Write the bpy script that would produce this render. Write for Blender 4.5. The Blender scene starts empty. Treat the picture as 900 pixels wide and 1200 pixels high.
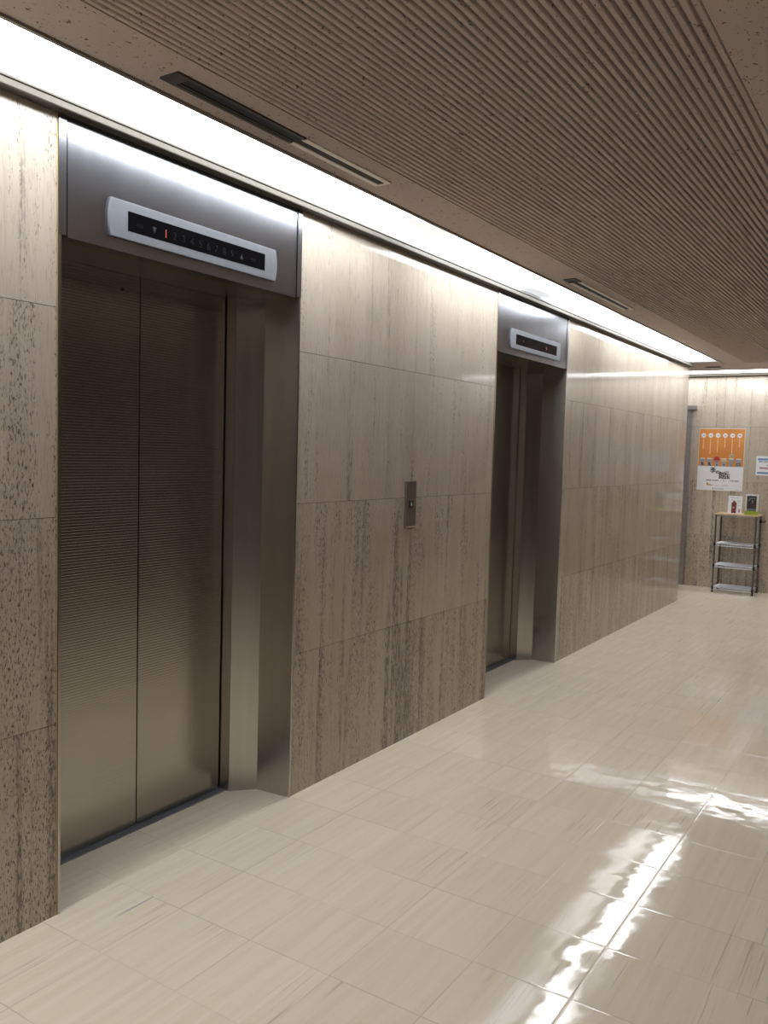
import bpy, bmesh, math, random
from mathutils import Vector, Matrix

random.seed(7)
scene = bpy.context.scene
COL = scene.collection
Z_TOP = 2.485          # top of the stone
Z_CEIL = 2.514         # ceiling underside
Y_BACK = 10.468        # back wall
Y_CORNER = 9.232       # end of the left wall
Y_NEAR = -1.6          # wall behind the camera
X_RIGHT = 3.35
X_SIDE = -2.9          # end of the side passage on the left

# ------------------------------------------------------------------ node helpers
class NT:
    def __init__(self, name):
        self.m = bpy.data.materials.new(name)
        self.m.use_nodes = True
        self.t = self.m.node_tree
        self.t.nodes.clear()
        self.out = self.n('ShaderNodeOutputMaterial')
        self.b = self.n('ShaderNodeBsdfPrincipled')
        self.t.links.new(self.b.outputs[0], self.out.inputs[0])

    def n(self, kind, **kw):
        nd = self.t.nodes.new(kind)
        for k, v in kw.items():
            setattr(nd, k, v)
        return nd

    def put(self, sock, v):
        if isinstance(v, bpy.types.NodeSocket):
            self.t.links.new(v, sock)
        elif v is not None:
            if isinstance(v, (tuple, list)) and len(v) == 3 and sock.type == 'RGBA':
                v = (*v, 1.0)
            sock.default_value = v

    def set(self, **kw):
        for k, v in kw.items():
            self.put(self.b.inputs[k.replace('_', ' ')], v)
        return self

    def math(self, op, a, b=None, c=None, clamp=False):
        nd = self.n('ShaderNodeMath', operation=op, use_clamp=clamp)
        for i, v in enumerate((a, b, c)):
            if v is not None:
                self.put(nd.inputs[i], v)
        return nd.outputs[0]

    def pos(self):
        tc = self.n('ShaderNodeTexCoord')
        sp = self.n('ShaderNodeSeparateXYZ')
        self.t.links.new(tc.outputs['Object'], sp.inputs[0])
        return sp.outputs[0], sp.outputs[1], sp.outputs[2]

    def xyz(self, x, y, z):
        nd = self.n('ShaderNodeCombineXYZ')
        for i, v in enumerate((x, y, z)):
            self.put(nd.inputs[i], v)
        return nd.outputs[0]

    def noise(self, vec, scale=1.0, detail=3.0, rough=0.5, dist=0.0):
        nd = self.n('ShaderNodeTexNoise')
        self.put(nd.inputs['Vector'], vec)
        nd.inputs['Scale'].default_value = scale
        nd.inputs['Detail'].default_value = detail
        nd.inputs['Roughness'].default_value = rough
        nd.inputs['Distortion'].default_value = dist
        return nd.outputs['Fac']

    def white(self, vec):
        nd = self.n('ShaderNodeTexWhiteNoise', noise_dimensions='3D')
        self.put(nd.inputs['Vector'], vec)
        return nd.outputs['Value'], nd.outputs['Color']

    def ramp(self, fac, lo, hi, a=0.0, b=1.0, smooth=True):
        nd = self.n('ShaderNodeMapRange', interpolation_type='SMOOTHSTEP' if smooth else 'LINEAR')
        self.put(nd.inputs['Value'], fac)
        self.put(nd.inputs['From Min'], lo)
        self.put(nd.inputs['From Max'], hi)
        self.put(nd.inputs['To Min'], a)
        self.put(nd.inputs['To Max'], b)
        return nd.outputs[0]

    def mix(self, fac, a, b, mode='MIX'):
        nd = self.n('ShaderNodeMix', data_type='RGBA', blend_type=mode)
        self.put(nd.inputs[0], fac)
        self.put(nd.inputs[6], a)
        self.put(nd.inputs[7], b)
        return nd.outputs[2]

    def bump(self, height, strength=0.3, distance=0.01, normal=None):
        nd = self.n('ShaderNodeBump')
        nd.inputs['Strength'].default_value = strength
        nd.inputs['Distance'].default_value = distance
        self.put(nd.inputs['Height'], height)
        if normal is not None:
            self.put(nd.inputs['Normal'], normal)
        return nd.outputs[0]

    def attr(self, name):
        return self.n('ShaderNodeAttribute', attribute_name=name).outputs['Fac']


def plain(name, col, rough=0.5, metal=0.0, spec=0.5, var=0.06, scale=40.0):
    """a simple painted / plastic / metal surface with a faint procedural mottling"""
    m = NT(name)
    x, y, z = m.pos()
    f = m.noise(m.xyz(x, y, z), scale, 3.0)
    c = m.mix(m.ramp(f, 0.3, 0.7), tuple(v * (1 - var) for v in col), tuple(min(1, v * (1 + var)) for v in col))
    m.set(Base_Color=c, Roughness=rough, Metallic=metal, Specular_IOR_Level=spec)
    return m.m


def glow(name, col, strength):
    m = NT(name)
    m.set(Base_Color=(0.02, 0.02, 0.02), Roughness=0.4, Emission_Color=col, Emission_Strength=strength)
    return m.m


# ------------------------------------------------------------------ materials
def make_travertine():
    m = NT('travertine')
    x, y, z = m.pos()
    h = m.math('ADD', x, y)
    slab = m.attr('slab')
    dens = m.attr('pitting')
    off = m.math('MULTIPLY', slab, 37.0)

    def v(fh, fz, o=0.0):
        return m.xyz(m.math('MULTIPLY', h, fh), m.math('MULTIPLY', z, fz), m.math('ADD', off, o))
    band = m.noise(v(7.0, 0.45), 1, 3, 0.55, 0.15)
    streak = m.noise(v(55.0, 1.6, 3.0), 1, 4, 0.65, 0.15)
    fine = m.noise(v(190.0, 14.0, 5.0), 1, 3, 0.65)
    cloud = m.noise(v(4.5, 3.2, 9.0), 1, 4, 0.6)
    c = m.mix(m.ramp(band, 0.3, 0.7), (0.515, 0.447, 0.372), (0.565, 0.503, 0.43))
    c = m.mix(m.ramp(streak, 0.52, 0.78, 0, 0.26), c, (0.33, 0.28, 0.225))
    c = m.mix(m.ramp(streak, 0.44, 0.25, 0, 0.22), c, (0.63, 0.565, 0.485))
    c = m.mix(m.ramp(cloud, 0.48, 0.72, 0, 0.40), c, (0.42, 0.36, 0.29))
    c = m.mix(m.ramp(fine, 0.50, 0.72, 0, 0.40), c, (0.28, 0.235, 0.185))
    # crackled dark mineral veins that stand in vertical columns
    crack = m.noise(v(95.0, 26.0, 17.0), 1, 5, 0.72, 0.3)
    col = m.noise(v(19.0, 0.55, 14.0), 1, 3, 0.6, 0.1)
    d = m.math('ABSOLUTE', m.math('SUBTRACT', y, 3.66))
    zone = m.math('MULTIPLY', m.ramp(d, 0.26, 0.06), m.ramp(z, 1.22, 0.75))
    zone = m.math('MULTIPLY', zone, m.ramp(x, -0.04, -0.02))
    push = m.math('ADD', m.math('MULTIPLY', m.math('SUBTRACT', dens, 0.5), 0.16), m.math('MULTIPLY', zone, 0.20))
    cm = m.ramp(m.math('ADD', col, push), 0.58, 0.75)
    dark = m.math('MULTIPLY', cm, m.ramp(crack, 0.42, 0.58, 0.15, 0.95))
    c = m.mix(m.math('MULTIPLY', dark, 0.86), c, (0.125, 0.110, 0.096))
    # pits: small dark elongated voids
    pband = m.noise(v(15.0, 1.3, 21.0), 1, 4, 0.6, 0.2)
    pmask = m.ramp(m.math('ADD', pband, m.math('MULTIPLY', m.math('SUBTRACT', dens, 0.5), 0.40)), 0.38, 0.66)
    p1 = m.noise(v(205.0, 58.0, 31.0), 1, 5, 0.70, 0.45)
    thr = m.math('SUBTRACT', 0.725, m.math('MULTIPLY', pmask, 0.160))
    pit = m.ramp(m.math('SUBTRACT', p1, thr), 0.0, 0.03, 0, 1)
    halo = m.ramp(m.math('SUBTRACT', p1, thr), -0.10, 0.02, 0, 0.45)
    c = m.mix(m.math('MULTIPLY', halo, pmask), c, (0.24, 0.20, 0.155))
    c = m.mix(m.math('MULTIPLY', pit, 0.88), c, (0.05, 0.042, 0.036))
    tone = m.ramp(m.white(m.xyz(slab, 2.0, 3.0))[0], 0, 1, 0.97, 1.03, False)
    c = m.mix(1.0, c, m.xyz(tone, tone, tone), 'MULTIPLY')
    rough = m.math('ADD', 0.085, m.math('MULTIPLY', pit, 0.5))
    nb = m.bump(m.math('MULTIPLY', pit, -1.0), 0.3, 0.002)
    m.set(Base_Color=c, Roughness=rough, Specular_IOR_Level=0.45, Normal=nb)
    return m.m


def make_floor():
    m = NT('waxed_vinyl_tile')
    x, y, z = m.pos()
    T = 0.3006
    u = m.math('DIVIDE', m.math('SUBTRACT', x, 1.486 - 10 * T), T)
    w = m.math('DIVIDE', m.math('SUBTRACT', y, 2.178 - 20 * T), T)
    iu, iw = m.math('FLOOR', u), m.math('FLOOR', w)
    fu, fw = m.math('FRACT', u), m.math('FRACT', w)
    rv, rc = m.white(m.xyz(iu, iw, 1.0))
    cell = m.math('MULTIPLY', rv, 50.0)
    s1 = m.noise(m.xyz(m.math('MULTIPLY', x, 34.0), m.math('MULTIPLY', y, 1.3), cell), 1, 4, 0.6, 0.2)
    s2 = m.noise(m.xyz(m.math('MULTIPLY', x, 70.0), m.math('MULTIPLY', y, 4.5), cell), 1, 3, 0.6, 0.3)
    s3 = m.noise(m.xyz(m.math('MULTIPLY', x, 150.0), m.math('MULTIPLY', y, 2.4), m.math('ADD', cell, 9.0)), 1, 2, 0.5, 0.2)
    s4 = m.noise(m.xyz(m.math('MULTIPLY', x, 3.0), m.math('MULTIPLY', y, 2.2), m.math('ADD', cell, 19.0)), 1, 2, 0.5)
    c = m.mix(m.ramp(s1, 0.3, 0.7), (0.82, 0.705, 0.55), (0.87, 0.775, 0.63))
    c = m.mix(m.ramp(s2, 0.55, 0.8, 0, 0.22), c, (0.60, 0.50, 0.385))
    dash = m.math('MULTIPLY', m.ramp(s3, 0.58, 0.72), m.ramp(s4, 0.50, 0.66))
    c = m.mix(m.math('MULTIPLY', dash, 0.50), c, (0.30, 0.27, 0.25))
    c = m.mix(0.015, c, rc, 'SOFT_LIGHT')
    tone = m.ramp(rv, 0, 1, 0.975, 1.02, False)
    c = m.mix(1.0, c, m.xyz(tone, tone, tone), 'MULTIPLY')
    # hairline seams
    eu = m.math('MINIMUM', fu, m.math('SUBTRACT', 1.0, fu))
    ew = m.math('MINIMUM', fw, m.math('SUBTRACT', 1.0, fw))
    e = m.math('MINIMUM', eu, ew)
    seam = m.ramp(e, 0.003, 0.0075, 1, 0)
    sm = m.noise(m.xyz(x, y, 3.0), 2.3, 2)
    seam = m.math('MULTIPLY', seam, m.ramp(sm, 0.35, 0.65, 0.04, 0.34))
    c = m.mix(seam, c, (0.22, 0.185, 0.145))
    # every tile lies with a slightly different tilt, the wax undulates
    sc = m.n('ShaderNodeSeparateColor')
    m.put(sc.inputs[0], rc)
    tilt = m.math('ADD', m.math('MULTIPLY', m.math('SUBTRACT', sc.outputs[0], 0.5), fu),
                  m.math('MULTIPLY', m.math('SUBTRACT', sc.outputs[1], 0.5), fw))
    wob = m.noise(m.xyz(x, y, 0.0), 5.0, 2, 0.5)
    wob2 = m.noise(m.xyz(x, y, 7.0), 24.0, 2, 0.5)
    hgt = m.math('ADD', m.math('MULTIPLY', tilt, 0.0009), m.math('MULTIPLY', wob, 0.0016))
    hgt = m.math('ADD', hgt, m.math('MULTIPLY', wob2, 0.00016))
    hgt = m.math('SUBTRACT', hgt, m.math('MULTIPLY', m.ramp(e, 0.0, 0.018, 1, 0), 0.00018))
    nb = m.bump(hgt, 1.0, 1.0)
    rn = m.noise(m.xyz(x, m.math('MULTIPLY', y, 0.5), 11.0), 6.0, 3, 0.6)
    rough = m.ramp(rn, 0.3, 0.7, 0.045, 0.085)
    m.set(Base_Color=c, Roughness=rough, Specular_IOR_Level=0.42, Normal=nb)
    return m.m


def make_ceiling():
    m = NT('fissured_ceiling_board')
    x, y, z = m.pos()
    g = m.noise(m.xyz(x, y, z), 420, 2, 0.6)
    big = m.noise(m.xyz(x, y, z), 3.0, 2)
    c = m.mix(m.ramp(g, 0.3, 0.7), (0.50, 0.418, 0.385), (0.575, 0.486, 0.450))
    c = m.mix(m.ramp(big, 0.3, 0.7, 0, 0.2), c, (0.465, 0.388, 0.356))
    fl = m.noise(m.xyz(m.math('MULTIPLY', x, 1.0), m.math('MULTIPLY', y, 0.6), z), 95, 2, 0.55, 1.0)
    dn = m.noise(m.xyz(x, y, 4.0), 22, 2, 0.5)
    thr = m.math('SUBTRACT', 0.735, m.math('MULTIPLY', dn, 0.16))
    pit = m.ramp(m.math('SUBTRACT', fl, thr), 0, 0.03)
    c = m.mix(m.math('MULTIPLY', pit, 0.85), c, (0.085, 0.058, 0.045))
    nb = m.bump(m.math('MULTIPLY', pit, -1.0), 0.4, 0.002)
    m.set(Base_Color=c, Roughness=0.9, Specular_IOR_Level=0.15, Normal=nb)
    return m.m


def make_steel(name, col, rough, brush='v', ribs=False, aniso=0.55):
    m = NT(name)
    x, y, z = m.pos()
    h = m.math('ADD', x, y)
    if brush == 'v':
        s = m.noise(m.xyz(m.math('MULTIPLY', h, 420.0), m.math('MULTIPLY', z, 3.0), 0.0), 1, 3, 0.6)
        wide = m.noise(m.xyz(m.math('MULTIPLY', h, 16.0), m.math('MULTIPLY', z, 0.7), 0.0), 1, 3, 0.55)
    else:
        s = m.noise(m.xyz(m.math('MULTIPLY', h, 3.0), m.math('MULTIPLY', z, 420.0), 0.0), 1, 3, 0.6)
        wide = m.noise(m.xyz(m.math('MULTIPLY', h, 5.0), m.math('MULTIPLY', z, 3.0), 0.0), 1, 3, 0.55)
    k = m.math('ADD', m.ramp(s, 0.3, 0.7, 0.95, 1.04), m.ramp(wide, 0.3, 0.7, -0.03, 0.03))
    c = m.mix(1.0, col, m.xyz(k, k, k), 'MULTIPLY')
    r = m.ramp(wide, 0.3, 0.7, rough * 0.98, rough * 1.02)
    hgt = m.math('MULTIPLY', s, 0.000004)
    if ribs:
        fr = m.math('FRACT', m.math('DIVIDE', z, 0.0105))
        tri = m.math('ABSOLUTE', m.math('SUBTRACT', m.math('MULTIPLY', fr, 2.0), 1.0))
        line = m.ramp(tri, 0.62, 0.95)
        fade = m.ramp(z, 0.42, 0.78)
        c = m.mix(m.math('MULTIPLY', m.math('MULTIPLY', line, fade), 0.20), c, (0.13, 0.11, 0.09))
        hgt = m.math('ADD', hgt, m.math('MULTIPLY', m.math('MULTIPLY', line, fade), -0.0003))
    nb = m.bump(hgt, 1.0, 1.0)
    tan = m.xyz(0.0, 1.0, 0.0) if brush == 'v' else m.xyz(0.0, 0.0, 1.0)
    m.set(Base_Color=c, Metallic=1.0, Roughness=r, Anisotropic=aniso, Tangent=tan, Normal=nb)
    return m.m


def make_diffuser(name, strength, gaps):
    """white acrylic lamp cover; dimmer where the tubes behind it end"""
    m = NT(name)
    x, y, z = m.pos()
    k = None
    for (gx, gy, ax, ay, depth) in gaps:
        dx = m.math('DIVIDE', m.math('SUBTRACT', x, gx), ax)
        dy = m.math('DIVIDE', m.math('SUBTRACT', y, gy), ay)
        d2 = m.math('ADD', m.math('MULTIPLY', dx, dx), m.math('MULTIPLY', dy, dy))
        g = m.ramp(d2, 0.20, 1.0, 1.0 - depth, 1.0)
        k = g if k is None else m.math('MULTIPLY', k, g)
    e = strength if k is None else m.math('MULTIPLY', k, strength)
    m.set(Base_Color=(0.85, 0.87, 0.88), Roughness=0.35, Emission_Color=(0.94, 0.975, 1.0), Emission_Strength=e)
    return m.m


def make_wood():
    m = NT('pale_wood')
    x, y, z = m.pos()
    f = m.noise(m.xyz(m.math('MULTIPLY', x, 3.0), m.math('MULTIPLY', y, 60.0), m.math('MULTIPLY', z, 60.0)), 1, 3, 0.6, 0.3)
    c = m.mix(m.ramp(f, 0.3, 0.7), (0.58, 0.41, 0.24), (0.70, 0.53, 0.34))
    m.set(Base_Color=c, Roughness=0.45)
    return m.m


def make_orange():
    m = NT('orange_print')
    x, y, z = m.pos()
    f = m.noise(m.xyz(x, y, z), 3.5, 3)
    c = m.mix(m.ramp(f, 0.3, 0.7), (0.66, 0.25, 0.05), (0.76, 0.32, 0.085))
    m.set(Base_Color=c, Roughness=0.5)
    return m.m


STONE = make_travertine()
FLOOR = make_floor()
CEIL = make_ceiling()
STEEL = make_steel('brushed_steel', (0.355, 0.37, 0.41), 0.25, 'v')
STEEL_DOOR = make_steel('ribbed_door_steel', (0.43, 0.40, 0.35), 0.21, 'h', True, 0.5)
STEEL_JAMB = make_steel('jamb_steel', (0.50, 0.475, 0.44), 0.26, 'v', False, 0.0)
DARK_STEEL = plain('dark_door_steel', (0.29, 0.275, 0.27), 0.4, 0.4)
BRONZE = plain('bronze_trim', (0.072, 0.063, 0.048), 0.55, 0.2)
DARK_BRONZE = plain('dark_bronze', (0.075, 0.062, 0.052), 0.5, 0.4)
CAULK = plain('amber_caulk', (0.52, 0.36, 0.17), 0.5)
ALU = plain('pale_aluminium', (0.80, 0.74, 0.68), 0.5, 0.0)
BEZEL = plain('satin_bezel', (0.165, 0.174, 0.195), 0.5, 0.1)
BLACK = plain('black_gap', (0.010, 0.010, 0.010), 0.6)
SCREEN = plain('black_acrylic', (0.003, 0.003, 0.004), 0.12, 0.0, 0.2)
SILL = plain('sill_metal', (0.30, 0.32, 0.36), 0.4, 0.7)
MARK_GREY = plain('unlit_mark', (0.006, 0.006, 0.0065), 0.8, 0.0, 0.1)
MARK_PALE = plain('pale_mark', (0.03, 0.03, 0.032), 0.8, 0.0, 0.1)
MARK_RED = glow('lit_red', (1.0, 0.12, 0.05), 0.30)
MARK_GREEN = glow('lit_button', (0.75, 0.92, 0.90), 0.14)
PLATE = plain('button_plate_steel', (0.165, 0.14, 0.112), 0.42, 0.35, var=0.03)
PLATE_EDGE = plain('plate_edge', (0.55, 0.47, 0.36), 0.3, 0.9)
PAPER = plain('white_paper', (0.84, 0.855, 0.92), 0.6, var=0.02)
ORANGE = make_orange()
INK = plain('dark_ink', (0.06, 0.05, 0.055), 0.6)
INK_SOFT = plain('grey_ink', (0.33, 0.33, 0.38), 0.6)
INK_RED = plain('red_ink', (0.47, 0.035, 0.05), 0.6)
INK_BLUE = plain('blue_ink', (0.17, 0.28, 0.55), 0.6)
INK_PEACH = plain('peach_ink', (0.86, 0.56, 0.34), 0.6)
INK_GREY = plain('vessel_grey', (0.33, 0.33, 0.37), 0.6)
INK_CREAM = plain('cream_ink', (0.80, 0.73, 0.66), 0.6)
INK_GOLD = plain('gold_ink', (0.55, 0.36, 0.08), 0.6)
INK_BOTTLE = plain('bottle_red', (0.20, 0.035, 0.03), 0.6, scale=120, var=0.3)
INK_TAN = plain('tan_ink', (0.60, 0.46, 0.25), 0.6)
POST = plain('dark_chrome', (0.16, 0.15, 0.145), 0.35, 0.8)
WIRE = plain('pale_wire', (0.50, 0.52, 0.57), 0.35, 0.5)
WOOD = make_wood()
DARK_PANEL = plain('dark_wall_panel', (0.060, 0.050, 0.042), 0.5, scale=6, var=0.15)
WHITE = plain('white_plastic', (0.74, 0.77, 0.78), 0.35, var=0.02)
GREEN = plain('lime_card', (0.30, 0.42, 0.03), 0.5)
PHOTO_DARK = plain('dark_leaflet', (0.035, 0.035, 0.04), 0.3, scale=30, var=0.5)
BLACK_PLASTIC = plain('black_plastic', (0.02, 0.02, 0.02), 0.5)
FELT = plain('pale_board', (0.60, 0.57, 0.53), 0.7)
ALL = {}

# ------------------------------------------------------------------ mesh helpers
def box(bm, x0, x1, y0, y1, z0, z1, mi=0):
    vs = [bm.verts.new((x, y, z)) for z in (z0, z1) for y in (y0, y1) for x in (x0, x1)]
    fs = []
    for q in ((0, 2, 3, 1), (4, 5, 7, 6), (0, 1, 5, 4), (2, 6, 7, 3), (0, 4, 6, 2), (1, 3, 7, 5)):
        f = bm.faces.new([vs[i] for i in q])
        f.material_index = mi
        fs.append(f)
    return fs


def prism(bm, pts, ax, a, b, mi=0):
    """extrude a closed 2D outline along axis ax from a to b; pts are the two other axes in order"""
    def mk(p, t):
        c = [0, 0, 0]
        o = [i for i in range(3) if i != ax]
        c[o[0]], c[o[1]], c[ax] = p[0], p[1], t
        return bm.verts.new(c)
    A = [mk(p, a) for p in pts]
    B = [mk(p, b) for p in pts]
    n = len(pts)
    fs = [bm.faces.new(A), bm.faces.new(B[::-1])]
    for i in range(n):
        fs.append(bm.faces.new((A[i], B[i], B[(i + 1) % n], A[(i + 1) % n])))
    for f in fs:
        f.material_index = mi
    return fs


def tube(bm, p0, p1, r, n=10, mi=0):
    p0, p1 = Vector(p0), Vector(p1)
    d = (p1 - p0).normalized()
    a = d.orthogonal().normalized()
    b = d.cross(a)
    A, B = [], []
    for i in range(n):
        t = 2 * math.pi * i / n
        o = (a * math.cos(t) + b * math.sin(t)) * r
        A.append(bm.verts.new(p0 + o))
        B.append(bm.verts.new(p1 + o))
    fs = [bm.faces.new(A[::-1]), bm.faces.new(B)]
    for i in range(n):
        fs.append(bm.faces.new((A[i], A[(i + 1) % n], B[(i + 1) % n], B[i])))
    for f in fs:
        f.material_index = mi


def obj(name, bm, mats, parent=None, bevel=0.0, loc=None):
    bmesh.ops.recalc_face_normals(bm, faces=bm.faces[:])
    me = bpy.data.meshes.new(name)
    bm.to_mesh(me)
    bm.free()
    for mt in (mats if isinstance(mats, (list, tuple)) else [mats]):
        me.materials.append(mt)
    o = bpy.data.objects.new(name, me)
    COL.objects.link(o)
    if parent is not None:
        o.parent = parent
        # the meshes are written in world coordinates: undo the parents' offset
        off, p = Vector((0, 0, 0)), parent
        while p is not None:
            off += p.location
            p = p.parent
        o.location = -off
    if bevel:
        b = o.modifiers.new('bevel', 'BEVEL')
        b.width = bevel
        b.segments = 2
        b.limit_method = 'ANGLE'
    return o


def empty(name, label, cat, loc, group=None):
    o = bpy.data.objects.new(name, None)
    o.empty_display_size = 0.1
    COL.objects.link(o)
    o.location = loc
    tag(o, label, cat, group)
    return o


def tag(o, label, cat, group=None):
    o['label'] = label
    o['category'] = cat
    if group:
        o['group'] = group


def struct(o, label=None, cat=None):
    o['kind'] = 'structure'
    if label:
        o['label'] = label
    if cat:
        o['category'] = cat
    return o


def glyph_into(bm, text, size, place, mi=0, depth=0.0):
    """append the flat mesh of a piece of lettering; place(u, v) -> world point, centred on (0, 0)"""
    cu = bpy.data.curves.new('lettering', 'FONT')
    cu.body = text
    cu.size = 1.0
    ob = bpy.data.objects.new('lettering', cu)
    COL.objects.link(ob)
    dg = bpy.context.evaluated_depsgraph_get()
    me = bpy.data.meshes.new_from_object(ob.evaluated_get(dg))
    xs = [v.co.x for v in me.vertices]
    ys = [v.co.y for v in me.vertices]
    cx, cy = (min(xs) + max(xs)) / 2, (min(ys) + max(ys)) / 2
    s = size / (max(ys) - min(ys))
    vs = [bm.verts.new(place((v.co.x - cx) * s, (v.co.y - cy) * s)) for v in me.vertices]
    for p in me.polygons:
        try:
            f = bm.faces.new([vs[i] for i in p.vertices])
            f.material_index = mi
        except ValueError:
            pass
    bpy.data.objects.remove(ob)
    bpy.data.curves.remove(cu)
    bpy.data.meshes.remove(me)


# ------------------------------------------------------------------ room shell
bm = bmesh.new()
box(bm, X_SIDE - 0.2, X_RIGHT + 0.2, Y_NEAR - 0.2, Y_BACK + 0.2, -0.1, 0.0)
struct(obj('floor', bm, FLOOR))

# travertine walls: separate slabs with hairline joints, laid on a dark core
ROWS = [0.0, 0.615, 1.258, 1.89, Z_TOP]
PIT = [0.82, 0.60, 0.42, 0.36]
GAP = 0.0009


def stone_wall(name, axis, runs, face, thick, sign, pit_extra=None):
    """axis 'y': wall in the plane x=face, runs along y; axis 'x': plane y=face. sign = outward normal"""
    bm = bmesh.new()
    lay_s = bm.faces.layers.float.new('slab')
    lay_p = bm.faces.layers.float.new('pitting')
    idx = 0
    for cols in runs:
        for c in range(len(cols) - 1):
            for r in range(4):
                idx += 1
                a, b = cols[c] + (GAP if c else 0), cols[c + 1] - (GAP if c < len(cols) - 2 else 0)
                z0, z1 = ROWS[r] + (GAP if r else 0), ROWS[r + 1] - (GAP if r < 3 else 0)
                f0, f1 = face, face - sign * 0.03
                lo, hi = min(f0, f1), max(f0, f1)
                fs = box(bm, lo, hi, a, b, z0, z1) if axis == 'y' else box(bm, a, b, lo, hi, z0, z1)
                rnd = 0.11 * len(runs[0]) + 0.31 * (face != 0.0) + (0.004, 0.009, 0.0, 0.012)[r] + 0.002 * c
                for f in fs:
                    f[lay_s] = rnd
                    f[lay_p] = PIT[r] + (pit_extra(a, r) if pit_extra else 0) + random.uniform(-0.08, 0.08)
        g0, g1 = face - sign * 0.028, face - sign * thick
        lo, hi = min(g0, g1), max(g0, g1)
        zt = Z_CEIL + 0.2
        if axis == 'y':
            box(bm, lo, hi, cols[0] + 0.0005, cols[-1] - 0.0005, 0.0, Z_TOP, 1)
        else:
            box(bm, cols[0] + 0.0005, cols[-1] - 0.0005, lo, hi, 0.0, Z_TOP, 1)
    return struct(obj(name, bm, [STONE, JOINT]))


JOINT = plain('joint_grout', (0.17, 0.14, 0.11), 0.9)
PA = (1.628, 2.778)
PB = (4.629, 5.776)
stone_wall('wall_left', 'y', [
    [Y_NEAR, -1.2, -0.5, 0.2, 0.914, PA[0]],
    [PA[1], 3.705, PB[0]],
    [PB[1], 6.467, 7.158, 7.85, 8.541, Y_CORNER],
], 0.0, 0.34, 1, lambda a, r: (0.32, 0.26, 0.16, 0.10)[r] if a < 1.7 else (-0.02 if a < 4 else -0.05))
stone_wall('wall_passage', 'x', [[X_SIDE, -2.2, -1.5, -0.8, -0.0305]], Y_CORNER, 0.3, 1)
stone_wall('wall_back', 'x', [[X_SIDE, -2.2, -1.25, -0.55, 0.12, 0.79, 1.46, 2.13, 2.8, X_RIGHT]], Y_BACK, 0.2, -1,
           lambda a, r: 0.10)
bm = bmesh.new()
for i in range(10):
    box(bm, X_RIGHT, X_RIGHT + 0.2, Y_NEAR + 1.22 * i + 0.002, min(Y_NEAR + 1.22 * (i + 1) - 0.002, Y_BACK), 0.0, Z_TOP)
struct(obj('wall_right', bm, DARK_PANEL))
stone_wall('wall_near', 'x', [[0.0, 0.7, 1.4, 2.1, 2.8, X_RIGHT]], Y_NEAR, 0.2, 1)
stone_wall('wall_side', 'y', [[Y_CORNER, 9.85, Y_BACK]], X_SIDE, 0.2, 1)

# ceiling: plain board around a field of ribbed board, with openings for the lamp strips
RX0, RX1, RY0, RY1 = 0.500, 1.732, -0.9, 9.498
SN = (0.32, X_RIGHT - 0.1, Y_NEAR + 0.001, Y_NEAR + 0.30)   # opening for the added near fill light
SL = (0.0, 0.270, Y_NEAR + 0.05, 9.335)      # left light opening x0 x1 y0 y1
SB = (X_SIDE + 0.05, X_RIGHT - 0.1, 10.17, 10.467)  # back light opening
ct, cb = Z_CEIL + 0.12, Z_CEIL
bm = bmesh.new()
# wall edge and slivers beside the left light
box(bm, X_SIDE - 0.2, SL[0], Y_NEAR - 0.2, SL[3], cb, ct)
box(bm, SL[0], SL[1], Y_NEAR - 0.2, SL[2], cb, ct)
box(bm, X_SIDE - 0.2, SL[1], SL[3], SB[2], cb, ct)
# band between the light and the ribs, as two lengths with a joint
box(bm, SL[1], RX0, SN[3], 8.545, cb, ct)
box(bm, SL[1], SN[0], Y_NEAR - 0.2, SN[3], cb, ct)
box(bm, SN[0], SN[1], Y_NEAR - 0.2, SN[2], cb, ct)
box(bm, SN[1], X_RIGHT + 0.2, Y_NEAR - 0.2, SN[3], cb, ct)
box(bm, SL[1], RX0, 8.549, SB[2], cb, ct)
box(bm, RX0, RX1, SN[3], RY0, cb, ct)
box(bm, RX0, RX1, RY1, SB[2], cb, ct)
box(bm, RX1, X_RIGHT + 0.2, SN[3], SB[2], cb, ct)
box(bm, X_SIDE - 0.2, SB[0], SB[2], Y_BACK + 0.2, cb, ct)
box(bm, SB[1], X_RIGHT + 0.2, SB[2], Y_BACK + 0.2, cb, ct)
box(bm, SB[0], SB[1], SB[3], Y_BACK + 0.2, cb, ct)
box(bm, X_SIDE - 0.2, X_RIGHT + 0.2, Y_NEAR - 0.2, Y_BACK + 0.2, ct - 0.01, ct + 0.08)
ceiling = struct(obj('ceiling', bm, CEIL))
# ribs: grooved profile run along the corridor, in board lengths with hairline joints
bm = bmesh.new()
NR = 50
P = (RX1 - RX0) / NR
prof = []
for i in range(NR):
    x0 = RX0 + i * P
    prof += [(x0 + 0.0010, cb + 0.0135), (x0 + 0.0036, cb + 0.013), (x0 + 0.0048, cb + 0.003), (x0 + 0.0072, cb),
             (x0 + P - 0.0062, cb), (x0 + P - 0.0038, cb + 0.003), (x0 + P - 0.0026, cb + 0.013)]
prof += [(RX1, cb + 0.0135), (RX1, cb + 0.06), (RX0, cb + 0.06)]
ycuts = [RY0, 0.95, 2.85, 4.75, 6.65, 8.546, RY1]
for a, b in zip(ycuts[:-1], ycuts[1:]):
    prism(bm, prof, 1, a + 0.001, b - 0.001)
ribbed = obj('ribbed_panel', bm, CEIL, ceiling)

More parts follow.
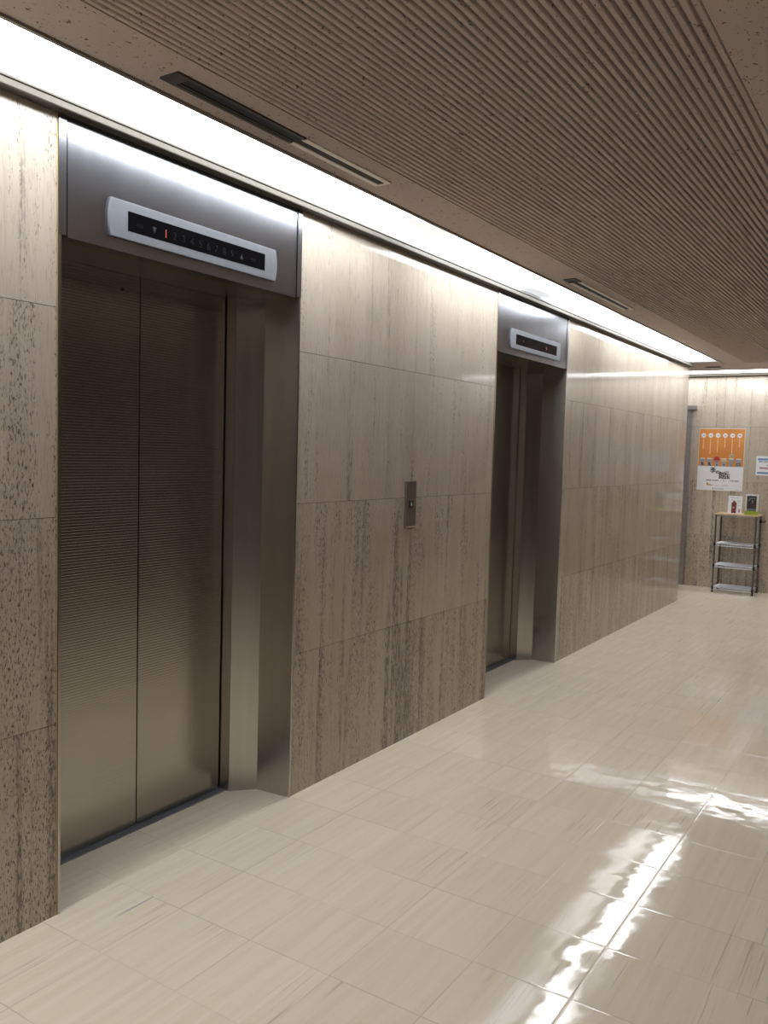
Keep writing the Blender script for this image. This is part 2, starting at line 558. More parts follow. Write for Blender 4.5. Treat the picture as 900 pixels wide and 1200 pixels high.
# bronze wall-top trims under the lamps
def trim(name, axis, runs, face, sign, zb):
    bm = bmesh.new()
    for a, b in runs:
        g = lambda p: face + sign * p
        ax = 1 if axis == 'y' else 0
        # projecting lip with a grooved upper edge, white back plate above it
        pts = [(g(-0.02), zb + 0.002), (g(0.036), zb + 0.002), (g(0.038), zb), (g(0.044), zb), (g(0.046), zb + 0.003), (g(0.046), zb + 0.019),
               (g(0.041), zb + 0.0205), (g(0.041), zb + 0.0235), (g(0.046), zb + 0.025), (g(0.046), zb + 0.031), (g(0.042), zb + 0.033), (g(-0.02), zb + 0.033)]
        prism(bm, pts, ax, a, b)
        pts = [(g(-0.02), zb + 0.033), (g(0.0006), zb + 0.033), (g(0.0006), Z_CEIL + 0.014), (g(-0.02), Z_CEIL + 0.014)]
        prism(bm, pts, ax, a, b, 1)
    return struct(obj(name, bm, [BRONZE, WHITE]))


trim('trim_1', 'y', [(Y_NEAR, Y_CORNER)], 0.0, 1, 2.4555)
trim('trim_2', 'x', [(X_SIDE, X_RIGHT)], Y_BACK, -1, 2.470)

# stone closing pieces above the walls that have no trim
bm = bmesh.new()
box(bm, X_SIDE - 0.2, -0.02, Y_CORNER - 0.3, Y_CORNER, Z_TOP, Z_CEIL)
struct(obj('trim_3', bm, BRONZE))
bm = bmesh.new()
box(bm, X_RIGHT, X_RIGHT + 0.2, Y_NEAR, Y_BACK, Z_TOP, Z_CEIL)
struct(obj('trim_4', bm, BRONZE))
bm = bmesh.new()
box(bm, 0.0, X_RIGHT, Y_NEAR - 0.2, Y_NEAR, Z_TOP, Z_CEIL)
struct(obj('trim_5', bm, BRONZE))
bm = bmesh.new()
box(bm, X_SIDE - 0.2, X_SIDE, Y_CORNER, Y_BACK, Z_TOP, Z_CEIL)
struct(obj('trim_6', bm, BRONZE))

# core behind the lift shafts
bm = bmesh.new()
box(bm, -0.55, -0.36, Y_NEAR, Y_CORNER - 0.3, 0.0, Z_CEIL)
struct(obj('wall_core', bm, BLACK))

# door at the left end of the back wall: only its right jamb shows past the corner
bm = bmesh.new()
DX0, DX1, DZ = -1.30, -0.238, 2.085
box(bm, DX1 - 0.075, DX1, Y_BACK - 0.030, Y_BACK + 0.02, 0.0, DZ)
box(bm, DX0, DX0 + 0.075, Y_BACK - 0.030, Y_BACK + 0.02, 0.0, DZ)
box(bm, DX0 - 0.02, DX1 + 0.05, Y_BACK - 0.045, Y_BACK + 0.02, DZ, DZ + 0.05)
door = struct(obj('door_1', bm, DARK_STEEL, bevel=0.003), 'dark steel door frame past the far corner on the back wall', 'door')
bm = bmesh.new()
box(bm, DX0 + 0.075, DX1 - 0.075, Y_BACK - 0.014, Y_BACK + 0.01, 0.005, DZ)
obj('door_leaf', bm, STEEL_JAMB, door)
bm = bmesh.new()
tube(bm, (DX0 + 0.14, Y_BACK - 0.065, 0.97), (DX0 + 0.26, Y_BACK - 0.065, 0.97), 0.009)
tube(bm, (DX0 + 0.14, Y_BACK - 0.065, 0.97), (DX0 + 0.14, Y_BACK - 0.012, 0.97), 0.009)
obj('door_handle', bm, ALU, door)

# ------------------------------------------------------------------ lamps
LAMP = make_diffuser('lit_diffuser', 6.6, [
    (0.195, 3.46, 0.095, 0.36, 0.955), (0.045, 5.13, 0.095, 0.42, 0.955), (0.195, 6.22, 0.095, 0.48, 0.955),
    (0.15, 9.36, 0.60, 0.30, 0.94)])
LAMP_B = make_diffuser('lit_diffuser_back', 4.8, [])
LAMP_FILL = make_diffuser('added_fill_diffuser', 2.6, [])

t = empty('strip_light', 'long white ceiling light strip running above both elevator doors', 'ceiling light', (0.15, 4.0, Z_CEIL), 'recessed ceiling strip lights')
bm = bmesh.new()
box(bm, SL[0], SL[1], SL[2], SL[3], Z_CEIL + 0.004, Z_CEIL + 0.010)
obj('diffuser', bm, LAMP, t)
bm = bmesh.new()
prism(bm, [(0.268, Z_CEIL + 0.004), (0.270, Z_CEIL - 0.007), (0.283, Z_CEIL - 0.007), (0.286, Z_CEIL + 0.0005)], 1, SL[2], 9.555)
box(bm, SL[0], 0.268, SL[3] - 0.003, SL[3] + 0.012, Z_CEIL - 0.003, Z_CEIL + 0.012)
obj('edge_rail', bm, plain('rail_brown', (0.22, 0.175, 0.145), 0.45, 0.3), t)

t = empty('strip_light', 'thin white ceiling light strip along the top of the back wall', 'ceiling light', (0.3, 10.3, Z_CEIL), 'recessed ceiling strip lights')
bm = bmesh.new()
box(bm, SB[0], SB[1], SB[2], SB[3], Z_CEIL + 0.004, Z_CEIL + 0.010)
obj('diffuser', bm, LAMP_B, t)
bm = bmesh.new()
prism(bm, [(SB[2] - 0.016, Z_CEIL + 0.0005), (SB[2] - 0.013, Z_CEIL - 0.006), (SB[2], Z_CEIL - 0.006), (SB[2] + 0.002, Z_CEIL + 0.004)], 0, SB[0], SB[1])
obj('edge_rail', bm, bpy.data.materials['rail_brown'], t)


t = empty('strip_light', 'added fill light strip along the unseen wall opposite the wire rack', 'ceiling light', (1.8, Y_NEAR + 0.16, Z_CEIL), 'recessed ceiling strip lights')  # unseen fill light, added behind the camera to brighten floor and left wall
bm = bmesh.new()
box(bm, SN[0], SN[1], SN[2], SN[3], Z_CEIL + 0.004, Z_CEIL + 0.010)
obj('diffuser', bm, LAMP_FILL, t)
bm = bmesh.new()
prism(bm, [(SN[3] - 0.002, Z_CEIL + 0.004), (SN[3], Z_CEIL - 0.006), (SN[3] + 0.013, Z_CEIL - 0.006), (SN[3] + 0.016, Z_CEIL + 0.0005)], 0, SN[0], SN[1])
obj('edge_rail', bm, bpy.data.materials['rail_brown'], t)

# ------------------------------------------------------------------ air slots in the ceiling
def slot(label, x0, x1, y0, y1, split, along='y'):
    t = empty('air_vent', label, 'air vent', ((x0 + x1) / 2, (y0 + y1) / 2, Z_CEIL), 'ceiling slot vents')
    c = (x0 + x1) / 2
    zt = Z_CEIL
    bm = bmesh.new()
    box(bm, x0 + 0.004, x1 - 0.004, y0 + 0.004, y1 - 0.004, zt - 0.0015, zt - 0.0005)
    obj('opening', bm, BLACK, t)
    if along == 'y':
        bm = bmesh.new()
        e = 0.013
        box(bm, x0, x0 + e, y0, split, zt - 0.006, zt)
        box(bm, x1 - e, x1, y0, split, zt - 0.006, zt)
        box(bm, x0 + e, x1 - e, y0, y0 + 0.05, zt - 0.006, zt)
        box(bm, x0 + e, x0 + e + 0.010, y0 + 0.05, split, zt - 0.004, zt - 0.001)
        obj('dark_rail', bm, DARK_BRONZE, t)
        bm = bmesh.new()
        e = 0.021
        box(bm, x0, x0 + e, split, y1, zt - 0.006, zt)
        box(bm, x1 - e, x1, split, y1, zt - 0.006, zt)
        box(bm, x0 + e, x1 - e, y1 - 0.012, y1, zt - 0.006, zt)
        r = obj('pale_rail', bm, ALU, t)
        r['label'] = 'pale aluminium rail'
    else:
        bm = bmesh.new()
        e = 0.010
        box(bm, x0, x1, y0, y0 + e, zt - 0.006, zt)
        box(bm, x0, x1, y1 - e, y1, zt - 0.006, zt)
        box(bm, x0, x0 + e, y0 + e, y1 - e, zt - 0.006, zt)
        box(bm, x1 - e, x1, y0 + e, y1 - e, zt - 0.006, zt)
        obj('dark_rail', bm, DARK_BRONZE, t)
    return t


slot('long half-dark slot vent in the ceiling above the nearer elevator', 0.350, 0.424, 1.702, 2.790, 2.27)
slot('pale-railed slot vent in the ceiling above the farther elevator', 0.350, 0.424, 4.755, 5.890, 4.86)
slot('short dark slot vent in the ceiling by the back wall light', 0.030, 0.190, 9.775, 9.855, 0, 'x')

# surface strip crossing the ribs near the back
bm = bmesh.new()
box(bm, 0.842, 0.866, 7.95, 8.546, Z_CEIL - 0.004, Z_CEIL + 0.004)
cov = obj('joint_cover', bm, CEIL, ceiling)


# ------------------------------------------------------------------ elevators
def elevator(a, b, which):
    t = empty('elevator', which, 'elevator', (-0.15, (a + b) / 2, 0.0), 'elevators in the left wall')
    HZ = 2.103
    XD = -0.300
    fw = 0.028
    # frame uprights and outer reveals, one mesh per side: strip, reveal, chamfer, door return
    for side in (0, 1):
        s = 1 if side == 0 else -1
        e = a if side == 0 else b
        bm = bmesh.new()
        lo, hi = sorted((e, e + s * 0.010))
        # outer face strip with the reveal behind it
        pts = [(0.003, e), (0.003, e + s * 0.0100), (-0.167, e + s * 0.0225), (-0.247, e + s * 0.112), (-0.247, e + s * 0.116),
               (-0.325, e + s * 0.116), (-0.325, e)]
        prism(bm, pts, 2, 0.0, HZ + 0.004)
        obj('jamb', bm, STEEL_JAMB, t)
        bm = bmesh.new()
        lo, hi = sorted((e, e + s * 0.0270))
        box(bm, -0.05, 0.0045, lo, hi, HZ + 0.004, Z_TOP - 0.001)
        obj('frame_strip', bm, STEEL, t)
        bm = bmesh.new()
        lo, hi = sorted((e - s * 0.0040, e - s * 0.0005))
        box(bm, -0.028, 0.0008, lo, hi, 0.0, Z_TOP - 0.001)
        q = obj('sealant', bm, CAULK, t)
        q['label'] = 'amber sealant line'
    # header with its soffit
    bm = bmesh.new()
    ha, hb = a + 0.0325, b - 0.0325
    box(bm, -0.06, 0.0015, ha, hb, HZ, Z_TOP - 0.001)
    obj('header_panel', bm, STEEL, t)
    bm = bmesh.new()
    box(bm, -0.325, -0.061, a + 0.0005, b - 0.0005, HZ + 0.005, HZ + 0.03)
    box(bm, -0.061, -0.0005, a + 0.001, b - 0.001, HZ + 0.0045, HZ + 0.0060)
    obj('soffit', bm, STEEL_JAMB, t)
    bm = bmesh.new()
    box(bm, -0.058, -0.052, a + 0.0005, b - 0.0005, HZ + 0.01, Z_TOP - 0.001)
    obj('header_backing', bm, BLACK, t)
    # doors
    da, db = a + 0.116, b - 0.116
    mid = (da + db) / 2
    for (p, q) in ((da + 0.005, mid - 0.0022), (mid + 0.0022, db - 0.006)):
        bm = bmesh.new()
        box(bm, XD - 0.030, XD, p, q, 0.008, HZ + 0.004)
        leaf = obj('door_leaf', bm, STEEL_DOOR, t, bevel=0.002)
        if p < mid - 0.01:
            bm = bmesh.new()
            tube(bm, (XD - 0.002, a + 0.490, 2.052), (XD + 0.0015, a + 0.490, 2.052), 0.007, 14)
            obj('keyhole', bm, BLACK, leaf)
    bm = bmesh.new()
    box(bm, XD - 0.036, XD - 0.012, da, db, 0.0, HZ + 0.004)
    obj('door_gap', bm, BLACK, t)
    bm = bmesh.new()
    box(bm, XD - 0.03, XD + 0.038, da, db, 0.0, 0.004)
    box(bm, XD + 0.006, XD + 0.014, da, db, 0.004, 0.0046)
    obj('sill', bm, SILL, t)
    return t


elevator(PA[0], PA[1], 'nearer stainless steel elevator with two ribbed sliding doors')
elevator(PB[0], PB[1], 'farther stainless steel elevator, beyond the call button')


def indicator(e, lit, label, group):
    """wide floor display on a header; e is the left edge of its elevator frame"""
    y0, y1, z0, z1 = e + 0.180, e + 0.985, 2.1425, 2.2625
    t = empty('floor_indicator', label, 'floor indicator', (0.0015, (y0 + y1) / 2, (z0 + z1) / 2), group)
    bm = bmesh.new()
    n = 10
    right = [(y1 + 0.010 * math.sin(math.pi * i / n) - 0.006, z0 + (z1 - z0) * i / n) for i in range(n + 1)]
    left = [(y0 - 0.010 * math.sin(math.pi * i / n) + 0.006, z1 - (z1 - z0) * i / n) for i in range(n + 1)]
    prism(bm, right + left, 0, 0.0018, 0.0110)
    obj('bezel', bm, BEZEL, t, bevel=0.0015)
    bm = bmesh.new()
    box(bm, 0.009, 0.0116, e + 0.252, e + 0.915, 2.1715, 2.2335)
    sc = obj('display_screen', bm, SCREEN, t)
    X = 0.0119
    marks = [('点検', 0.300, 0.014, 0), ('▼', 0.362, 0.020, 1), ('1', 0.412, 0.027, 0), ('2', 0.452, 0.025, 0), ('3', 0.492, 0.025, 0),
             ('4', 0.532, 0.025, 0), ('5', 0.572, 0.025, 0), ('6', 0.612, 0.025, 0), ('7', 0.652, 0.025, 0), ('8', 0.692, 0.025, 0),
             ('9', 0.733, 0.025, 0), ('▲', 0.784, 0.020, 1), ('満員', 0.848, 0.014, 0)]
    for s, dy, h, pale in marks:
        bm = bmesh.new()
        cy = e + dy
        if s in '▼▲':
            k = 1 if s == '▲' else -1
            pts = [(cy, 2.198 + k * 0.011), (cy - 0.009, 2.198 - k * 0.010), (cy + 0.009, 2.198 - k * 0.010)]
            prism(bm, pts, 0, X - 0.0004, X)
            nm = 'direction_arrow'
        else:
            glyph_into(bm, s, h, lambda u, v, cy=cy: (X, cy + u, 2.198 + v))
            nm = 'floor_number' if s.isdigit() else 'status_lettering'
        o = obj(nm, bm, MARK_RED if s == lit else (MARK_PALE if pale else MARK_GREY), sc)
        if s == lit:
            o['label'] = 'glowing red number ' + lit
    return t


indicator(PA[0], '1', 'floor display with red 1 lit, over the nearer elevator doors', 'floor displays over the elevators')
indicator(PB[0], '9', 'floor display with red 9 lit, over the farther elevator doors', 'floor displays over the elevators')

# ------------------------------------------------------------------ call button plate
t = empty('call_button_panel', 'narrow dark steel call button plate on the stone between the elevators', 'button panel', (0.0, 3.692, 1.222))
bm = bmesh.new()
y0, y1, z0, z1 = 3.642, 3.742, 1.096, 1.349
n = 10
top = [(y1 - (y1 - y0) * i / n, z1 - 0.008 + 0.008 * math.sin(math.pi * i / n)) for i in range(n + 1)]
bot = [(y0 + (y1 - y0) * i / n, z0 + 0.008 - 0.008 * math.sin(math.pi * i / n)) for i in range(n + 1)]
prism(bm, top + bot, 0, 0.0, 0.010)
obj('faceplate', bm, PLATE, t, bevel=0.0015)
bm = bmesh.new()
# bright sloped end caps
prism(bm, [(0.0, z1 - 0.002), (0.0125, z1 - 0.004), (0.0125, z1 - 0.010), (0.0, z1 - 0.010)], 1, y0 + 0.018, y1 - 0.018)
obj('end_cap', bm, PLATE_EDGE, t)
bm = bmesh.new()
prism(bm, [(0.0, z0 + 0.004), (0.011, z0 + 0.010), (0.0125, z0 + 0.017), (0.0, z0 + 0.017)], 1, y0 + 0.004, y1 - 0.004)
obj('end_cap', bm, PLATE_EDGE, t)
bm = bmesh.new()
box(bm, 0.004, 0.0125, 3.670, 3.714, 1.205, 1.246)
bt = obj('button', bm, BLACK_PLASTIC, t, bevel=0.002)
bm = bmesh.new()
prism(bm, [(3.692, 1.236), (3.686, 1.218), (3.698, 1.218)], 0, 0.0125, 0.0128)
obj('button_mark', bm, MARK_GREEN, bt)

# ------------------------------------------------------------------ poster, notice, board on the back wall
def flat(bm, x0, x1, z0, z1, layer, mi):
    """a printed area on a sheet on the back wall"""
    d = Y_BACK - 0.0019 - layer * 0.0003
    box(bm, x0, x1, d, d + 0.0003, z0, z1, mi)


def disc(bm, cx, cz, r, layer, mi, n=20, sx=1.0):
    d = Y_BACK - 0.0019 - layer * 0.0003
    pts = [(cx + r * sx * math.cos(2 * math.pi * i / n), cz + r * math.sin(2 * math.pi * i / n)) for i in range(n)]
    prism(bm, pts, 1, d, d + 0.0003, mi)


px0, px1, pz0, pz1 = -0.146, 0.360, 1.146, 1.866
t = empty('poster', 'orange and white poster with six circles and six vessels above the wire rack', 'poster', (0.107, Y_BACK, 1.506))
bm = bmesh.new()
box(bm, px0, px1, Y_BACK - 0.0016, Y_BACK - 0.0001, pz0, pz1)
obj('sheet', bm, PAPER, t)
W, Hh = px1 - px0, pz1 - pz0
split = 1.428
bm = bmesh.new()
flat(bm, px0 + 0.003, px1 - 0.003, split, pz1 - 0.003, 0, 0)
for i in range(6):
    cx = px0 + W * (0.098 + 0.158 * i)
    cz = 1.787 - 0.004 * 0
    disc(bm, cx, cz, 0.026, 1, 1)
    disc(bm, cx, cz, 0.013, 2, 7)
    flat(bm, cx - 0.010, cx - 0.003, cz - 0.004, cz + 0.004, 3, 8)
    flat(bm, cx + 0.002, cx + 0.010, cz - 0.006, cz + 0.005, 3, 8)
    ln = (0.125, 0.185, 0.165, 0.105, 0.175, 0.10)[i]
    flat(bm, cx - 0.0045, cx + 0.0045, cz - 0.032 - ln, cz - 0.032, 1, 2)
    # the vessel: cream rim, grey body, dark mark
    vz = split
    flat(bm, cx - 0.024, cx + 0.024, vz, vz + 0.066, 1, 3)
    flat(bm, cx - 0.031, cx + 0.031, vz + 0.056, vz + 0.088, 2, 3 if i != 3 else 9)
    if i != 2:
        flat(bm, cx - 0.027, cx + 0.027, vz + 0.084, vz + 0.095, 3, 4)
    if i == 2:
        disc(bm, cx, vz + 0.080, 0.034, 3, 5, sx=0.95)
        flat(bm, cx - 0.032, cx + 0.032, vz + 0.055, vz + 0.066, 4, 3)
    if i == 4:
        disc(bm, cx, vz + 0.122, 0.026, 1, 9)
        disc(bm, cx + 0.004, vz + 0.122, 0.012, 2, 3)
    if i == 5:
        flat(bm, cx - 0.024, cx + 0.024, vz + 0.012, vz + 0.040, 3, 6)
        flat(bm, cx - 0.017, cx + 0.017, vz + 0.018, vz + 0.030, 4, 3)
    else:
        flat(bm, cx - 0.013, cx + 0.007, vz + 0.010, vz + 0.046, 3, 6 if i < 2 else 8)
        flat(bm, cx - 0.004, cx + (0.018 if i < 2 else 0.010), vz + 0.010, vz + 0.024, 4, 6 if i != 4 else 5)
obj('orange_print', bm, [ORANGE, PAPER, INK_PEACH, INK_GREY, INK_CREAM, INK_RED, INK, INK_CREAM, INK_SOFT, INK_TAN], t)
bm = bmesh.new()
DL = Y_BACK - 0.0024
for ch, fx, z, sz in (('季', 0.345, 1.383, 0.066), ('の', 0.452, 1.359, 0.036), ('館', 0.555, 1.325, 0.084), ('三', 0.660, 1.352, 0.036), ('玉', 0.672, 1.311, 0.046)):
    for k, (du, dv) in enumerate(((0, 0), (0.0028, 0.0), (-0.0028, 0.0), (0.0, 0.002))):
        glyph_into(bm, ch, sz, lambda u, v, c=px0 + W * fx + du, z=z + dv, k=k: (c + u, DL - 0.0001 * k, z + v))
obj('title_lettering', bm, INK, t)
bm = bmesh.new()
xx = px0 + W * 0.20
for wd, gp, mi in ((0.06, .010, 0), (0.018, .008, 0), (0.030, .004, 0), (0.010, .018, 0), (0.020, .014, 2), (0.010, .022, 0), (0.006, .034, 2),
                   (0.012, .010, 0), (0.022, .008, 0), (0.045, .0, 0)):
    flat(bm, xx, xx + wd, 1.258, 1.268, 0, mi)
    xx += wd + gp
PM = [INK, INK_GOLD, plain('faint_ink', (0.55, 0.55, 0.60), 0.6), plain('pink_ink', (0.62, 0.42, 0.46), 0.6), INK_RED]
obj('slogan_print', bm, PM, t)
bm = bmesh.new()
xl = px0 + W * 0.215
prism(bm, [(xl, 1.203), (xl + 0.078, 1.203), (xl + 0.060, 1.212), (xl + 0.022, 1.222), (xl + 0.010, 1.238), (xl, 1.238)], 1, Y_BACK - 0.0020, Y_BACK - 0.0016, 1)
obj('gold_graphic', bm, PM, t)
bm = bmesh.new()
flat(bm, xl + 0.085, xl + 0.165, 1.205, 1.209, 0, 2)
flat(bm, xl + 0.170, xl + 0.245, 1.204, 1.211, 0, 3)
obj('caption_print', bm, PM, t)
bm = bmesh.new()
flat(bm, px0 + W * 0.355, px0 + W * 0.375, 1.160, 1.177, 0, 4)
flat(bm, px0 + W * 0.40, px0 + W * 0.60, 1.160, 1.173, 0, 2)
flat(bm, px0 + W * 0.87, px0 + W * 0.94, 1.158, 1.163, 0, 2)
obj('imprint', bm, PM, t)

t = empty('notice_sign', 'white laminated notice with blue bars right of the orange poster', 'notice', (0.645, Y_BACK, 1.448))
nx0, nx1, nz0, nz1 = 0.494, 0.800, 1.338, 1.560
bm = bmesh.new()
box(bm, nx0, nx1, Y_BACK - 0.0016, Y_BACK - 0.0001, nz0, nz1)
obj('sheet', bm, PAPER, t)
bm = bmesh.new()
flat(bm, nx0 + 0.014, nx1 - 0.014, 1.512, 1.534, 0, 0)
flat(bm, nx0 + 0.014, nx1 - 0.014, 1.358, 1.379, 0, 0)
flat(bm, nx0 + 0.024, nx0 + 0.072, 1.487, 1.506, 0, 1)
flat(bm, nx0 + 0.080, nx1 - 0.024, 1.487, 1.506, 0, 1)
flat(bm, nx0 + 0.115, nx1 - 0.08, 1.448, 1.466, 0, 2)
flat(bm, nx0 + 0.038, nx1 - 0.04, 1.413, 1.424, 0, 3)
flat(bm, nx0 + 0.038, nx1 - 0.04, 1.424, 1.434, 0, 2)
obj('printing', bm, [INK_BLUE, plain('lilac_ink', (0.42, 0.44, 0.55), 0.6), plain('mauve_ink', (0.36, 0.22, 0.30), 0.6), plain('rose_ink', (0.62, 0.30, 0.38), 0.6)], t)

# wide pale board farther along the back wall, seen mirrored in the polished stone
t = empty('notice_board', 'wide pale board on the back wall mirrored in the polished stone', 'notice board', (1.12, Y_BACK, 1.45))
bm = bmesh.new()
box(bm, 0.86, 1.44, Y_BACK - 0.012, Y_BACK - 0.0005, 1.155, 1.765)
obj('panel', bm, FELT, t, bevel=0.002)
bm = bmesh.new()
for q in ((0.845, 0.86, 1.14, 1.78), (1.44, 1.455, 1.14, 1.78)):
    box(bm, q[0], q[1], Y_BACK - 0.020, Y_BACK - 0.0005, q[2], q[3])
for q in ((0.86, 1.44, 1.14, 1.155), (0.86, 1.44, 1.765, 1.78)):
    box(bm, q[0], q[1], Y_BACK - 0.020, Y_BACK - 0.0005, q[2], q[3])
obj('frame', bm, ALU, t)

# ------------------------------------------------------------------ wire rack
RX = (0.158, 0.583)
RY = (10.145, 10.425)
t = empty('wire_rack', 'slim wire rack with three pale shelves and a wooden top under the poster', 'shelf', (0.37, 10.29, 0.0))
for i, x in enumerate(RX):
    for j, y in enumerate(RY):
        bm = bmesh.new()
        tube(bm, (x, y, 0.03), (x, y, 0.886), 0.0095, 12)
        for k in range(0, 33):
            zz = 0.06 + k * 0.025
            tube(bm, (x, y, zz), (x, y, zz + 0.0025), 0.0102, 12)
        p = obj('post', bm, POST, t)
        bm = bmesh.new()
        tube(bm, (x, y, 0.0), (x, y, 0.012), 0.0135, 12)
        tube(bm, (x, y, 0.012), (x, y, 0.032), 0.007, 10)
        obj('foot', bm, BLACK_PLASTIC, p)
for z in (0.058, 0.312, 0.556):
    bm = bmesh.new()
    xa, xb, ya, yb = RX[0] + 0.006, RX[1] - 0.006, RY[0] - 0.002, RY[1] + 0.002
    for dz in (0.0, -0.024):
        for y in (ya, yb):
            tube(bm, (xa, y, z + dz), (xb, y, z + dz), 0.0042, 8)
        for x in (xa, xb):
            tube(bm, (x, ya, z + dz), (x, yb, z + dz), 0.0042, 8)
    for y in (ya, yb):                                   # zig-zag truss between the rim wires
        m_ = 14
        for k in range(m_):
            tube(bm, (xa + (xb - xa) * k / m_, y, z - (0.024 if k % 2 else 0.0)), (xa + (xb - xa) * (k + 1) / m_, y, z - (0.0 if k % 2 else 0.024)), 0.0028, 6)
    for k in range(1, 13):
        yy = ya + (yb - ya) * k / 13
        tube(bm, (xa, yy, z + 0.003), (xb, yy, z + 0.003), 0.0032, 6)
    for k in (1, 2):
        tube(bm, (xa + (xb - xa) * k / 3, ya, z - 0.003), (xa + (xb - xa) * k / 3, yb, z - 0.003), 0.0035, 6)
    s = obj('wire_shelf', bm, WIRE, t)
    for x in RX:
        for y in RY:
            bm = bmesh.new()
            tube(bm, (x, y, z - 0.026), (x, y, z + 0.010), 0.0128, 12)
            obj('clip_sleeve', bm, BLACK_PLASTIC, s)
bm = bmesh.new()
box(bm, RX[0] - 0.012, RX[1] + 0.020, RY[0] - 0.014, RY[1] + 0.012, 0.884, 0.900)
obj('wooden_top', bm, WOOD, t, bevel=0.002)
bm = bmesh.new()
for y in RY:
    tube(bm, (RX[0], y, 0.872), (RX[1], y, 0.872), 0.005, 8)
for x in RX:
    tube(bm, (x, RY[0], 0.872), (x, RY[1], 0.872), 0.005, 8)
obj('top_rim', bm, POST, t)
bm = bmesh.new()
hx, hy = RX[1], RY[1]
tube(bm, (hx, hy, 0.800), (hx, hy, 0.835), 0.014, 12)
tube(bm, (hx, hy, 0.812), (hx + 0.045, hy, 0.812), 0.006, 8)
tube(bm, (hx + 0.045, hy, 0.812), (hx + 0.050, hy, 0.832), 0.006, 8)
obj('hook', bm, BLACK_PLASTIC, t)

# ------------------------------------------------------------------ things on the rack
TILT = math.radians(-8)
t = empty('picture_card', 'white standing card picturing a dark red bottle, on the wooden rack top', 'card', (0.340, 10.205, 0.900))
t.rotation_euler = (0, 0, math.radians(4))


def local(name, bm, mats, parent, tilt=0.0, bevel=0.0):
    """a part modelled around its parent's own origin"""
    bmesh.ops.recalc_face_normals(bm, faces=bm.faces[:])
    if tilt:
        bmesh.ops.rotate(bm, verts=bm.verts[:], cent=(0, 0, 0), matrix=Matrix.Rotation(tilt, 3, 'X'))
    me = bpy.data.meshes.new(name)
    bm.to_mesh(me)
    bm.free()
    for mt in (mats if isinstance(mats, (list, tuple)) else [mats]):
        me.materials.append(mt)
    o = bpy.data.objects.new(name, me)
    COL.objects.link(o)
    o.parent = parent
    if bevel:
        b = o.modifiers.new('bevel', 'BEVEL')
        b.width, b.segments, b.limit_method = bevel, 2, 'ANGLE'
    return o


bm = bmesh.new()
box(bm, -0.074, 0.074, 0.0, 0.003, 0.0005, 0.205)
local('sheet', bm, PAPER, t, TILT)
bm = bmesh.new()
fy = -0.0003
body = [(-0.036, 0.008), (0.014, 0.008), (0.016, 0.120), (0.004, 0.136), (-0.026, 0.136), (-0.038, 0.120)]
prism(bm, body, 1, fy, 0.0)
prism(bm, [(-0.022, 0.136), (0.000, 0.136), (0.000, 0.147), (-0.022, 0.147)], 1, fy, 0.0, 2)
prism(bm, [(-0.024, 0.064), (-0.008, 0.064), (-0.008, 0.078), (-0.024, 0.078)], 1, fy - 0.0003, fy, 1)
prism(bm, [(-0.036, 0.090), (0.015, 0.090), (0.015, 0.094), (-0.036, 0.094)], 1, fy - 0.0003, fy, 2)
prism(bm, [(0.038, 0.030), (0.055, 0.030), (0.055, 0.058), (0.038, 0.058)], 1, fy, 0.0, 4)
prism(bm, [(0.038, 0.020), (0.055, 0.020), (0.055, 0.030), (0.038, 0.030)], 1, fy, 0.0, 0)
for a, b, z in ((-0.055, -0.010, 0.180), (0.0, 0.040, 0.180), (-0.045, -0.010, 0.150), (0.015, 0.060, 0.145), (0.022, 0.055, 0.125), (0.026, 0.060, 0.092)):
    prism(bm, [(a, z), (b, z), (b, z + 0.007), (a, z + 0.007)], 1, fy, 0.0, 3)
local('printing', bm, [INK_BOTTLE, INK_TAN, INK, bpy.data.materials['faint_ink'], bpy.data.materials['rose_ink']], t, TILT)
bm = bmesh.new()
prism(bm, [(0.0185, 0.100), (0.0228, 0.130), (0.0255, 0.130), (0.068, 0.0003), (0.063, 0.0003)], 0, -0.015, 0.015)
local('easel_leg', bm, PAPER, t)

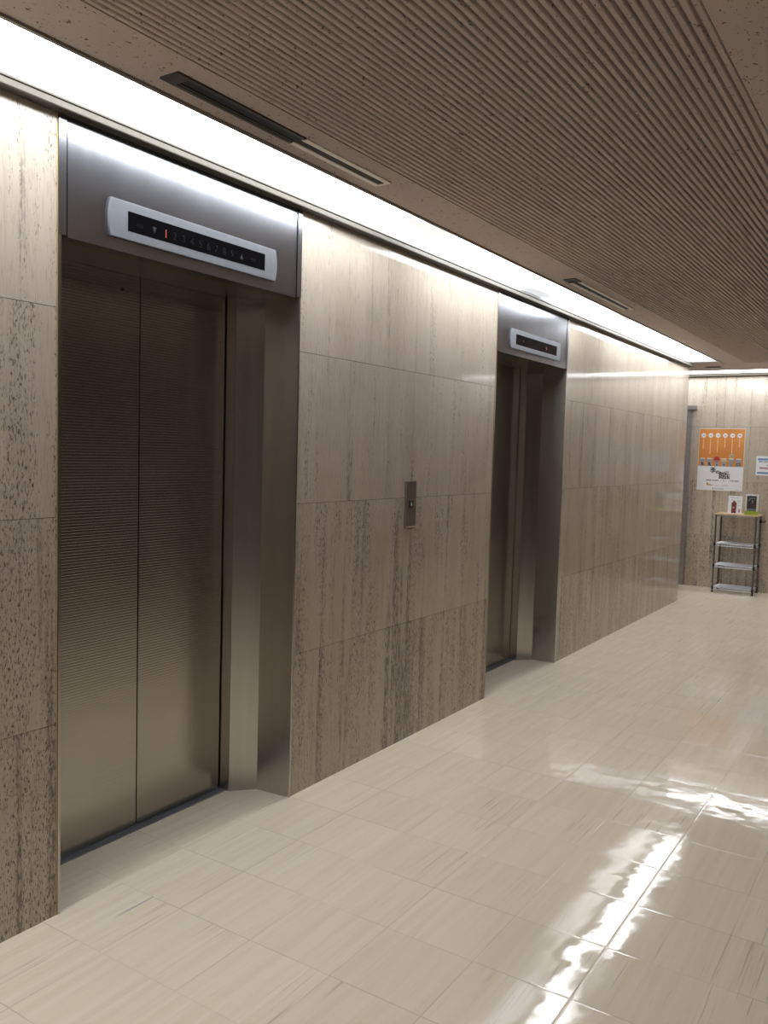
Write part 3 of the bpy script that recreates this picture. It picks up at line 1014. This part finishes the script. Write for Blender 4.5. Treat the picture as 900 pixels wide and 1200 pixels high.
t = empty('leaflet_holder', 'white framed leaflet holder with dark leaflet and lime green base on the rack', 'leaflet holder', (0.515, 10.215, 0.900))
t.rotation_euler = (0, 0, math.radians(4))
bm = bmesh.new()
for q in ((-0.066, -0.049, 0.0, 0.228), (0.049, 0.066, 0.0, 0.228)):
    box(bm, q[0], q[1], -0.022, 0.022, q[2] + 0.0405, q[3])
box(bm, -0.049, 0.049, -0.022, 0.022, 0.212, 0.228)
box(bm, -0.049, 0.049, 0.016, 0.022, 0.0405, 0.212)
local('frame', bm, WHITE, t, 0, 0.002)
bm = bmesh.new()
box(bm, -0.048, 0.048, -0.012, -0.009, 0.0410, 0.211, 0)
prism(bm, [(-0.040, 0.160), (-0.022, 0.190), (0.030, 0.192), (0.040, 0.184), (-0.010, 0.178), (-0.028, 0.150)], 1, -0.0124, -0.012, 1)
prism(bm, [(-0.020, 0.095), (0.034, 0.095), (0.034, 0.120), (-0.020, 0.120)], 1, -0.0124, -0.012, 2)
prism(bm, [(-0.048, 0.045), (0.048, 0.045), (0.048, 0.068), (-0.048, 0.068)], 1, -0.0124, -0.012, 1)
prism(bm, [(0.000, 0.125), (0.016, 0.125), (0.018, 0.165), (0.002, 0.165)], 1, -0.0124, -0.012, 1)
local('leaflet', bm, [PHOTO_DARK, plain('leaflet_grey', (0.20, 0.21, 0.23), 0.5), plain('leaflet_red', (0.12, 0.02, 0.03), 0.5)], t)
bm = bmesh.new()
box(bm, -0.070, 0.070, -0.030, 0.030, 0.0002, 0.0400)
g = local('base', bm, GREEN, t, 0, 0.002)
g['label'] = 'lime green base'

# ------------------------------------------------------------------ camera
cam = bpy.data.cameras.new('camera')
co = bpy.data.objects.new('camera', cam)
COL.objects.link(co)
r = Vector((0.83743253, 0.54580102, 0.02842535))
u = Vector((-0.06223293, 0.04355553, 0.99711082))
f = Vector((-0.54298602, 0.83678203, -0.07044161))
mw = Matrix((r, u, -f)).transposed().to_4x4()
mw.translation = Vector((2.24313642, 0.0, 1.4854035))
co.matrix_world = mw
cam.sensor_fit = 'VERTICAL'
cam.sensor_height = 36.0
cam.sensor_width = 27.0
cam.lens = 997.008 / 1200 * 36.0
cam.clip_start = 0.02
scene.camera = co

# ------------------------------------------------------------------ world and view
w = bpy.data.worlds.new('world')
scene.world = w
w.use_nodes = True
w.node_tree.nodes['Background'].inputs[0].default_value = (0.02, 0.02, 0.02, 1)
w.node_tree.nodes['Background'].inputs[1].default_value = 0.0
scene.view_settings.view_transform = 'Standard'
scene.view_settings.look = 'None'
scene.view_settings.gamma = 1.0
scene.view_settings.use_curve_mapping = False
scene.view_settings.exposure = 1.0
scene.cycles.max_bounces = 10
scene.cycles.diffuse_bounces = 6
scene.cycles.glossy_bounces = 5
scene.cycles.caustics_reflective = False
scene.cycles.sample_clamp_indirect = 4.0
